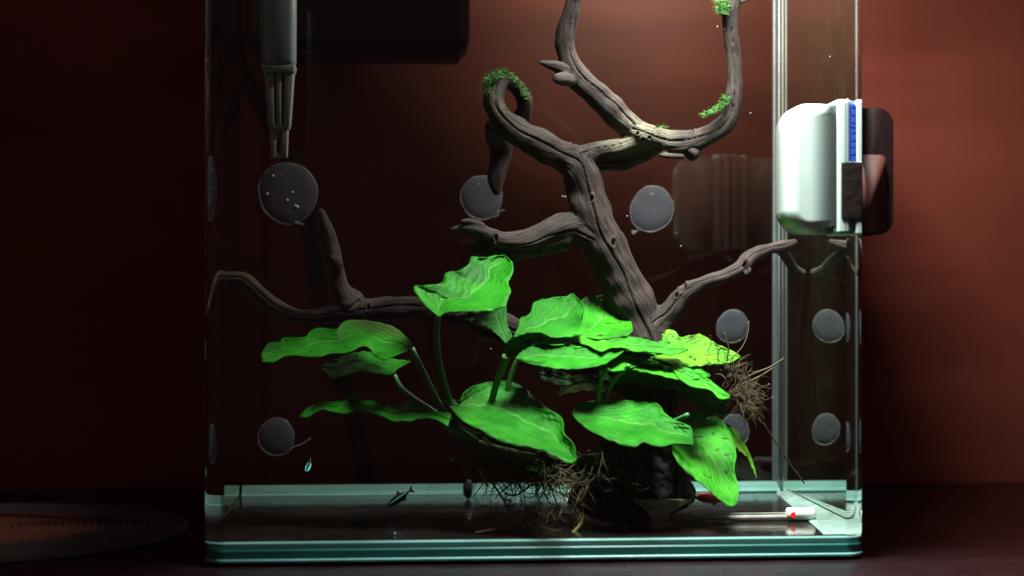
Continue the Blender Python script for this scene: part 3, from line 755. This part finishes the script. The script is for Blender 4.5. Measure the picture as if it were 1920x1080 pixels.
leaf([(770, 676), (745, 674), (725, 670), (705, 662), (680, 659), (655, 664), (628, 674), (612, 680), (602, 687)],
     [(768, 680), (748, 690), (730, 703), (702, 700), (675, 697), (648, 704), (624, 712), (614, 702), (602, 692)], .072, 1.9, M_leaf, 0.003)
leaf([(846, 776), (805, 768), (780, 757), (762, 755), (742, 763), (700, 753), (680, 750), (655, 745), (643, 752), (600, 754), (580, 762), (561, 780)],
     [(840, 800), (815, 786), (785, 786), (765, 790), (735, 789), (712, 779), (685, 773), (662, 772), (640, 777), (612, 769), (592, 772), (578, 783), (563, 783)], .048, 1.6, M_leaf, 0.002, slope=-0.1, label='narrow leaf reaching furthest left, low down')
leaf([(1044, 740), (1060, 716), (1085, 702), (1115, 704), (1158, 704)], [(1046, 743), (1075, 738), (1100, 734), (1130, 736), (1158, 734)], .098, 1.4, M_leafy, 0.002)
leaf([(1362, 792), (1385, 812), (1402, 842), (1412, 868), (1419, 897)], [(1362, 800), (1372, 830), (1392, 850), (1404, 862), (1419, 899)], .062, 1.2, M_leafy, 0.002)
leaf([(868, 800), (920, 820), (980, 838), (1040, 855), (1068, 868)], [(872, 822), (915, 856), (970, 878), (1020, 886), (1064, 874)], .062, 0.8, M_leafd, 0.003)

def stem(pts, r, name='leaf_stem', mat=M_stem):
    g = Geo(); g.tube(pts, r, 8, 24); g.obj(name, mat, plant)
stem([(822, 592, .055), (819, 630, .054), (824, 680, .053), (838, 735, .052), (862, 805, .055)], [5, 6, 6, 6, 7])
stem([(772, 652, .062), (790, 690, .060), (812, 735, .058), (835, 778, .056), (862, 815, .056)], [5, 6, 6, 7, 8])
stem([(738, 703, .066), (752, 728, .064), (775, 748, .062), (805, 768, .060), (848, 800, .058)], [5, 6, 6, 7, 8])
stem([(830, 790, .052), (850, 805, .054), (872, 818, .056), (895, 830, .058)], [12, 13, 11, 8])
stem([(950, 668, .049), (942, 690, .052), (932, 715, .055), (920, 760, .06)], [9, 8, 7, 7])
stem([(985, 655, .06), (968, 680, .062), (955, 715, .064), (945, 770, .066)], [5, 5, 5, 5])
stem([(1140, 690, .05), (1125, 720, .055), (1120, 780, .06)], [5, 5, 5])
stem([(1180, 685, .05), (1150, 715, .06), (1130, 760, .066)], [4, 5, 5])
stem([(1290, 778, .036), (1250, 800, .050), (1190, 850, .060)], [5, 6, 6])
g = Geo(); g.tube([(848, 812, .056), (880, 832, .058), (930, 850, .062), (990, 862, .064), (1060, 870, .066), (1130, 862, .066)], [9, 14, 16, 17, 16, 14], 12, 60)
g.obj('rhizome', M_rhiz, plant)
# pale shoot stubs
stem([(905, 820, .045), (915, 830, .044), (922, 834, .044)], [3, 4, 3], 'shoot', M_rooty)
g = Geo(); g.tube([(893, 880, .05), (904, 888, .05), (908, 900, .052), (915, 912, .054)], [1, 4, 3, 1.5], 7, 20); g.obj('pale_shoot', M_rooty, plant)
g = Geo(); g.tube([(1095, 965, .035), (1087, 985, .032), (1075, 998, .028), (1058, 1012, .022)], [3, 3.5, 3.5, 2.5], 7, 20); g.obj('pale_shoot', M_rooty, plant)
# roots
def rootball(name, seeds, mat, seed, parent=plant, r=(0.8, 1.8), label=None):
    """seeds: list of (px,py,Y, dirx, diry, length px, count, spread)"""
    rnd = random.Random(seed); g = Geo()
    for (px, py, Y, dx, dy, L, cnt, sp) in seeds:
        for k in range(cnt):
            x, y, yy = px+rnd.gauss(0, sp), py+rnd.gauss(0, sp*0.6), Y+rnd.gauss(0, 0.008)
            ang = math.atan2(dy, dx)+rnd.gauss(0, 0.5); l = L*rnd.uniform(0.4, 1.2); pts = [(x, y, yy)]
            for s in range(5):
                ang += rnd.gauss(0, 0.55); x += math.cos(ang)*l/5; y += math.sin(ang)*l/5; yy += rnd.gauss(0, 0.0022)
                yy = min(max(yy, 0.012), YB-0.01)
                if y > 930: y = min(y, 553+(0.148-ZF-0.0008)*FPX/(yy-CAM.y))
                pts.append((x, y, yy))
            rr = rnd.uniform(*r)
            g.tube(pts, [rr, rr, rr*0.9, rr*0.8, rr*0.6, rr*0.3], 4, 14)
    o = g.obj(name, mat, parent); tag(o, label, kind='stuff'); return o
rootball('root_mass', [(890, 850, .06, .3, 1, 60, 26, 14), (950, 865, .06, .1, 1, 80, 34, 20), (1010, 880, .06, 0, 1, 90, 34, 22), (1070, 880, .05, -.1, 1, 90, 30, 25), (1130, 880, .042, 0.1, 1, 90, 22, 22)], M_rootd, 11, r=(0.9, 2.4))
rootball('root_mass', [(900, 860, .05, .2, 1, 90, 26, 20), (985, 885, .045, -.1, 1, 100, 40, 40), (1080, 895, .04, .1, 1, 100, 34, 40), (1180, 885, .036, .2, 1, 80, 16, 26), (1000, 930, .034, 0, 1, 90, 14, 60), (1120, 900, .028, 0, 1, 95, 16, 40)], M_rootl, 21, r=(0.35, 0.9))
rootball('root_mass', [(960, 950, .045, 0, 1, 45, 26, 20), (1030, 955, .045, .1, 1, 50, 22, 22), (1090, 900, .03, -.1, 1, 90, 14, 18), (1130, 860, .03, .1, 1, 90, 12, 20), (1180, 880, .03, .4, 1, 80, 6, 10), (880, 850, .05, -.2, .8, 40, 8, 10)], M_root, 12, r=(0.6, 1.5))
rootball('root_mass', [(1370, 700, .062, .4, -.5, 40, 46, 12), (1385, 735, .062, .9, .1, 55, 80, 15), (1395, 760, .062, .6, .6, 42, 44, 10), (1340, 690, .066, 1, 0, 50, 20, 12)], M_root, 13, r=(0.4, 0.95))
g = Geo()
for pts, r in (([(1385, 715, .062), (1415, 700, .064), (1445, 688, .066), (1470, 672, .068)], 1.9), ([(1388, 722, .060), (1420, 708, .062), (1450, 690, .064)], 1.6),
               ([(1390, 745, .062), (1420, 780, .066), (1455, 830, .072), (1480, 868, .076), (1508, 906, .08)], 1.5), ([(1362, 678, .062), (1366, 655, .062), (1363, 640, .062), (1358, 624, .062)], 1.5),
               ([(1372, 672, .064), (1392, 650, .066), (1402, 625, .068), (1404, 602, .07)], 1.1), ([(1350, 690, .06), (1346, 665, .06), (1352, 650, .06)], 1.1),
               ([(850, 840, .05), (880, 860, .05), (905, 885, .052), (930, 915, .054), (955, 955, .056)], 2.2), ([(1170, 905, .03), (1200, 940, .03), (1225, 955, .032)], 1.6), ([(1272, 880, .045), (1282, 915, .045), (1290, 948, .045)], 1.5)):
    g.tube(pts, r, 5, 24)
tag(g.obj('long_root', M_root, plant), kind='stuff')

# ------------------------------------------------------------ magnetic glass cleaner at the right wall
M_white = simple('white_plastic', (0.66, 0.71, 0.71), 0.32, 0.03, 60)
mag = thing('glass_cleaner', 'white rounded magnetic cleaner block inside the right glass wall', 'glass cleaner')
MY0, MY1 = 0.0135, 0.041
def X(px, Y=MY0): return P(px, 300, Y).x
def Z(py, Y=MY0): return P(1500, py, Y).z
bm = bmesh.new(); bm_box(bm, X(1476), X(1566), MY0, MY1, Z(437), Z(192))
# large vertical-plane corner radius on the inner side, small elsewhere
es = [e for e in bm.edges if abs(e.verts[0].co.y-e.verts[1].co.y) > 0.01 and e.verts[0].co.x < X(1480)]
bmesh.ops.bevel(bm, geom=es, offset=0.0135, segments=10, profile=0.5, affect='EDGES')
es = [e for e in bm.edges if all(v.co.y < MY0+1e-5 for v in e.verts) and not all(v.co.x > X(1560) for v in e.verts)]
bmesh.ops.bevel(bm, geom=es, offset=0.0075, segments=9, profile=0.5, affect='EDGES')
o = bm_obj('shell', bm, M_white, mag); m = o.modifiers.new('wn', 'WEIGHTED_NORMAL'); m.keep_sharp = True
box('seam', X(1564), X(1569), MY0+0.0008, MY1-0.001, Z(434), Z(196), simple('grey_gap', (0.12, 0.14, 0.14), 0.6), mag)
mx = XR-0.0006
box('base_block', X(1568), mx-0.0062, MY0-0.0003, MY1, Z(440), Z(185), M_white, mag, bev=0.0024, seg=5)
box('rear_block', mx-0.0048, mx, MY0-0.0003, MY1, Z(440), Z(187), M_white, mag, bev=0.0012, seg=3)
box('felt_pad', mx-0.0063, mx-0.0047, MY0+0.0012, MY1, Z(438), Z(189), simple('grey_felt', (0.25, 0.3, 0.32), 0.9), mag)
M_blue = simple('blue_felt', (0.01, 0.06, 0.55), 0.8, 0.4, 400)
zz = Z(196); g2 = []
random.seed(3)
while zz > Z(296):
    h = pxs(MY0, random.choice([6, 9, 12]))
    box('felt_dash', mx-0.0062, mx-0.0048, MY0-0.0001, MY0+0.01, zz-h, zz, M_blue, mag)
    zz -= h+pxs(MY0, 2.5)
M_dkb = simple('dark_brown_plastic', (0.016, 0.009, 0.007), 0.35, 0.8, 160, bump=0.9)
box('dark_clip', X(1577), mx-0.0001, MY0-0.0010, MY0+0.02, Z(410), Z(303), M_dkb, mag, bev=0.0008, seg=2)
out = thing('cleaner_handle', 'dark maroon outer magnet with a lighter red pad, outside the right glass', 'magnet')
ox = XR+0.0010
M_mar = simple('maroon_plastic', (0.025, 0.007, 0.008), 0.45, 0.3, 60)
bm = bmesh.new(); bm_box(bm, ox, P(1671, 300, .02).x, 0.016, 0.052, P(1640, 440, .016).z, P(1640, 203, .016).z)
es = [e for e in bm.edges if abs(e.verts[0].co.y-e.verts[1].co.y) > 0.01 and e.verts[0].co.x > ox+0.005]
bmesh.ops.bevel(bm, geom=es, offset=0.009, segments=8, profile=0.5, affect='EDGES')
o = bm_obj('handle_body', bm, M_mar, out); m = o.modifiers.new('wn', 'WEIGHTED_NORMAL')
bm = bmesh.new(); bm_box(bm, ox+0.0005, P(1662, 300, .0135).x, 0.0135, 0.02, P(1640, 436, .0135).z, P(1640, 290, .0135).z)
es = [e for e in bm.edges if abs(e.verts[0].co.y-e.verts[1].co.y) > 0.004 and e.verts[0].co.x > ox+0.005]
bmesh.ops.bevel(bm, geom=es, offset=0.004, segments=6, profile=0.5, affect='EDGES')
bm_obj('red_pad', bm, simple('red_brown_rubber', (0.13, 0.032, 0.024), 0.6, 0.15, 60), out)

# ------------------------------------------------------------ thermometer on the floor, holder
th_ = thing('thermometer', 'thin glass thermometer with a white and red end lying on the tank floor', 'thermometer')
ty = 0.060; rad = pxs(ty, 12.5)
def fx(px): return P(px, 980, ty).x
zc = ZF+rad+0.0002
M_cap = simple('white_capsule', (0.85, 0.84, 0.80), 0.35, 0.04)
M_red = simple('red_plastic', (0.75, 0.01, 0.02), 0.35, 0.1)
def rod(name, xs, rs, mat, parent, y=ty, z=zc, seg=24, dy=0.0):
    v, f = tube_geo([Vector((x, y+dy*(x-xs[0]), z)) for x in xs], rs, seg)
    return mesh_obj(name, v, f, mat, parent)
rod('white_cap', [fx(1474), fx(1475), fx(1477), fx(1520), fx(1525), fx(1528), fx(1529.5)], [rad*.6, rad*.9, rad, rad, rad*.92, rad*.6, rad*.1], M_cap, th_)
v, f = tube_geo([Vector((fx(1473), ty-rad*0.75, zc-rad*0.05)), Vector((fx(1488), ty-rad*0.98, zc+rad*0.0))], [0.0002, rad*0.62], 3)
mesh_obj('red_tip', v, f, M_red, th_, smooth=False)
t = NT('clear_glass_tube')
sh = t.n('ShaderNodeMixShader', {0: t.ramp(t.n('ShaderNodeLayerWeight', {'Blend': 0.5}).outputs['Facing'], [(0.0, 0.12), (0.6, 0.3), (1, 0.9)]),
    1: t.n('ShaderNodeBsdfTransparent', {'Color': (0.9, 0.88, 0.86)}).outputs[0], 2: t.n('ShaderNodeBsdfPrincipled', {'Base Color': (0.5, 0.46, 0.42), 'Roughness': 0.12}).outputs[0]}).outputs[0]
M_tube = t.surf(sh)
rod('glass_tube', [fx(1192), fx(1196), fx(1205), fx(1476)], [rad*.2, rad*.5, rad*.62, rad*.66], M_tube, th_, z=ZF+rad*0.7)
rod('tube_highlight', [fx(1290), fx(1476)], [rad*.30, rad*.38], M_cap, th_, z=ZF+rad*0.6)  # white rod in the tube stands in for its long highlight
rod('bulb_hook', [fx(1192), fx(1200), fx(1215)], [rad*.25, rad*.3, rad*.2], M_cap, th_, z=ZF+rad*1.3)
M_olive = simple('olive_plastic', (0.20, 0.20, 0.13), 0.5, 0.2, 60)
hy = 0.052
hp = [(1186, 938), (1300, 938), (1258, 962), (1251, 976), (1251, 1000), (1221, 1000), (1221, 972), (1212, 958)]
bm = bmesh.new(); lo = [bm.verts.new(P(x, y, 0.034)) for x, y in hp]; fc = bm.faces.new(lo)
r = bmesh.ops.extrude_face_region(bm, geom=[fc]); bmesh.ops.translate(bm, vec=(0, 0.006, 0), verts=[q for q in r['geom'] if isinstance(q, bmesh.types.BMVert)])
bmesh.ops.recalc_face_normals(bm, faces=bm.faces)
bmesh.ops.bevel(bm, geom=bm.edges[:], offset=0.0006, segments=2, affect='EDGES')
for q in bm.verts: q.co.z = max(q.co.z, ZF+0.0002)
tag(bm_obj('wood_support', bm, M_olive, None, smooth=False), 'olive grey Y-shaped plastic support under the base of the driftwood', 'support')

# ------------------------------------------------------------ fish
M_fishd = simple('fish_dark_back', (0.012, 0.014, 0.018), 0.35, 0.3)
M_fishr = simple('fish_red', (0.22, 0.008, 0.014), 0.4, 0.2)
M_stripe = simple('fish_blue_stripe', (0.2, 1.0, 1.0), 0.3, 0.05, coat=0.5)
M_fin = simple('fish_fin', (0.18, 0.18, 0.18), 0.5)
M_eye = simple('fish_eye', (0.6, 0.9, 0.9), 0.2)
def fish(p, head, L, label, body=M_fishd, stripe=True, fat=1.0):
    """p centre, head: unit direction the fish faces"""
    t = thing('neon_tetra', label, 'fish', 'small tetras swimming near the floor')
    head = head.normalized(); up = Vector((0, 0, 1)); up = (up-head*up.dot(head)).normalized(); sd = head.cross(up)
    xs = [-.5, -.46, -.38, -.2, 0, .2, .34, .42, .45]; hh = [.03, .05, .09, .145, .16, .13, .07, .04, .045]
    v = []; f = []; seg = 14
    for x, h in zip(xs, hh):
        for k in range(seg):
            a = 2*math.pi*k/seg
            v.append(p-head*x*L+up*math.cos(a)*h*L*fat+sd*math.sin(a)*h*L*0.55)
    for i in range(len(xs)-1):
        for k in range(seg): f.append((i*seg+k, i*seg+(k+1) % seg, (i+1)*seg+(k+1) % seg, (i+1)*seg+k))
    f.append(tuple(range(seg))); f.append(tuple((len(xs)-1)*seg+k for k in reversed(range(seg))))
    mesh_obj('body', v, f, body, t)
    for nm_, pts in (('tail_fin', [(.44, .0), (.66, .17), (.60, .0), (.64, -.17)]), ('dorsal_fin', [(-.05, .15), (.12, .27), (.16, .13), (.04, .14)]), ('anal_fin', [(.05, -.14), (.22, -.24), (.28, -.09), (.15, -.12)])):
        b = [p-head*x*L+up*z*L for x, z in pts]
        vv = [q+sd*0.0001 for q in b]+[q-sd*0.0001 for q in b]
        mesh_obj(nm_, vv, [(0, 1, 2, 3), (7, 6, 5, 4), (0, 4, 5, 1), (1, 5, 6, 2), (2, 6, 7, 3), (3, 7, 4, 0)], M_fin, t, smooth=False)
    for s in (-1, 1):
        if stripe:
            pts = [p-head*x*L+up*(z*L)+sd*s*w*L for x, z, w in ((-.44, .01, .036), (-.3, .03, .072), (-.1, .04, .090), (.1, .04, .088), (.26, .035, .064), (.38, .02, .034))]
            vv, ff = tube_geo(pts, [L*.022, L*.034, L*.040, L*.038, L*.030, L*.012], 8); mesh_obj('blue_stripe', vv, ff, M_stripe, t)
        c = p+head*.40*L+sd*s*L*.045+up*L*.01; vv, ff = tube_geo([c-sd*L*.012, c, c+sd*L*.012], [L*.012, L*.026, L*.012], 8); mesh_obj('eye', vv, ff, M_eye, t)
fish(P(747, 935, .10), Vector((-0.82, -0.25, -0.52)), pxs(.10, 52), 'tetra with a glowing blue stripe diving by the rear bottom edge')
fish(P(578, 876, .14), Vector((-0.12, -0.9, -0.35)), pxs(.14, 40), 'tiny pale tetra seen head-on below the lower left disc')
fish(P(1330, 934, .10), Vector((-0.9, -0.2, 0.15)), pxs(.10, 66), 'red-bodied tetra half hidden behind the drooping spotted leaf', body=M_fishr, stripe=False)

# ------------------------------------------------------------ small bits
bm = bmesh.new(); sp = onfloor(878, 936)
bmesh.ops.create_icosphere(bm, subdivisions=3, radius=0.0042)
for q in bm.verts:
    q.co *= 1+0.25*noise.noise(q.co*420); q.co.z *= 1.5; q.co.x *= 0.8
zmin = min(q.co.z for q in bm.verts); bmesh.ops.translate(bm, vec=(sp.x, sp.y, ZF-zmin), verts=bm.verts)
tag(bm_obj('dark_snail', bm, M_black), 'small dark snail at the rear bottom edge left of the roots', 'snail')
rnd = random.Random(8); v = []; f = []
def bit(p, s):
    s *= 0.75
    b = len(v); 
    for d in ((1, 0, 0), (-1, 0, 0), (0, 1, 0), (0, -1, 0), (0, 0, 1), (0, 0, -1)):
        v.append(p+Vector(d)*s*rnd.uniform(.5, 1.4))
    for q in ((0, 2, 4), (2, 1, 4), (1, 3, 4), (3, 0, 4), (2, 0, 5), (1, 2, 5), (3, 1, 5), (0, 3, 5)): f.append(tuple(b+i for i in q))
for k in range(60): bit(onfloor(rnd.choice([rnd.uniform(1310, 1470), rnd.uniform(560, 960)]), rnd.gauss(926, 5), ZF+0.0012), rnd.uniform(.0002, .0006))
for k in range(28):
    t = rnd.random(); bit(onfloor(1462+t*95+rnd.gauss(0, 4), 930+t*68, ZF+0.0010), rnd.uniform(.0002, .0006))
for k in range(70): bit(onfloor(rnd.uniform(480, 1450), rnd.uniform(940, 1003), ZF+0.0003), rnd.uniform(.00012, .0003))
tag(mesh_obj('debris_specks', v, f, M_rootd, smooth=False), 'scattered dark plant debris specks on the tank floor', 'debris', kind='stuff')
v = []; f = []
for (x, y, Y, s) in ((740, 1000, .02, .0006), (755, 960, .05, .0005), (1345, 50, .05, .0004), (1358, 55, .05, .0003), (920, 654, .05, .0004), (1277, 461, .06, .0005), (1268, 436, .06, .0003), (1176, 405, .06, .0005), (1055, 368, .05, .0004), (1060, 369, .05, .0004), (1175, 993, .03, .0006), (1441, 720, .06, .0004), (1448, 744, .06, .0003), (1450, 165, .05, .0003), (1407, 212, .05, .0003), (1556, 106, .05, .0004)): bit(P(x, y, Y), s)
for k in range(70): bit(P(rnd.uniform(430, 1450), rnd.uniform(10, 900), rnd.uniform(.02, .17)), rnd.uniform(.00008, .0002))
tag(mesh_obj('water_specks', v, f, M_dot, smooth=False), 'tiny pale specks drifting in the water', 'specks', kind='stuff')
g = Geo(); g.tube([(890, 999, .012), (908, 996, .013), (928, 992, .014)], [2, 2, 1.2], 6, 10)
tag(g.obj('plant_scrap', M_root), 'short brown stick lying near the front glass left of the roots', 'stick')
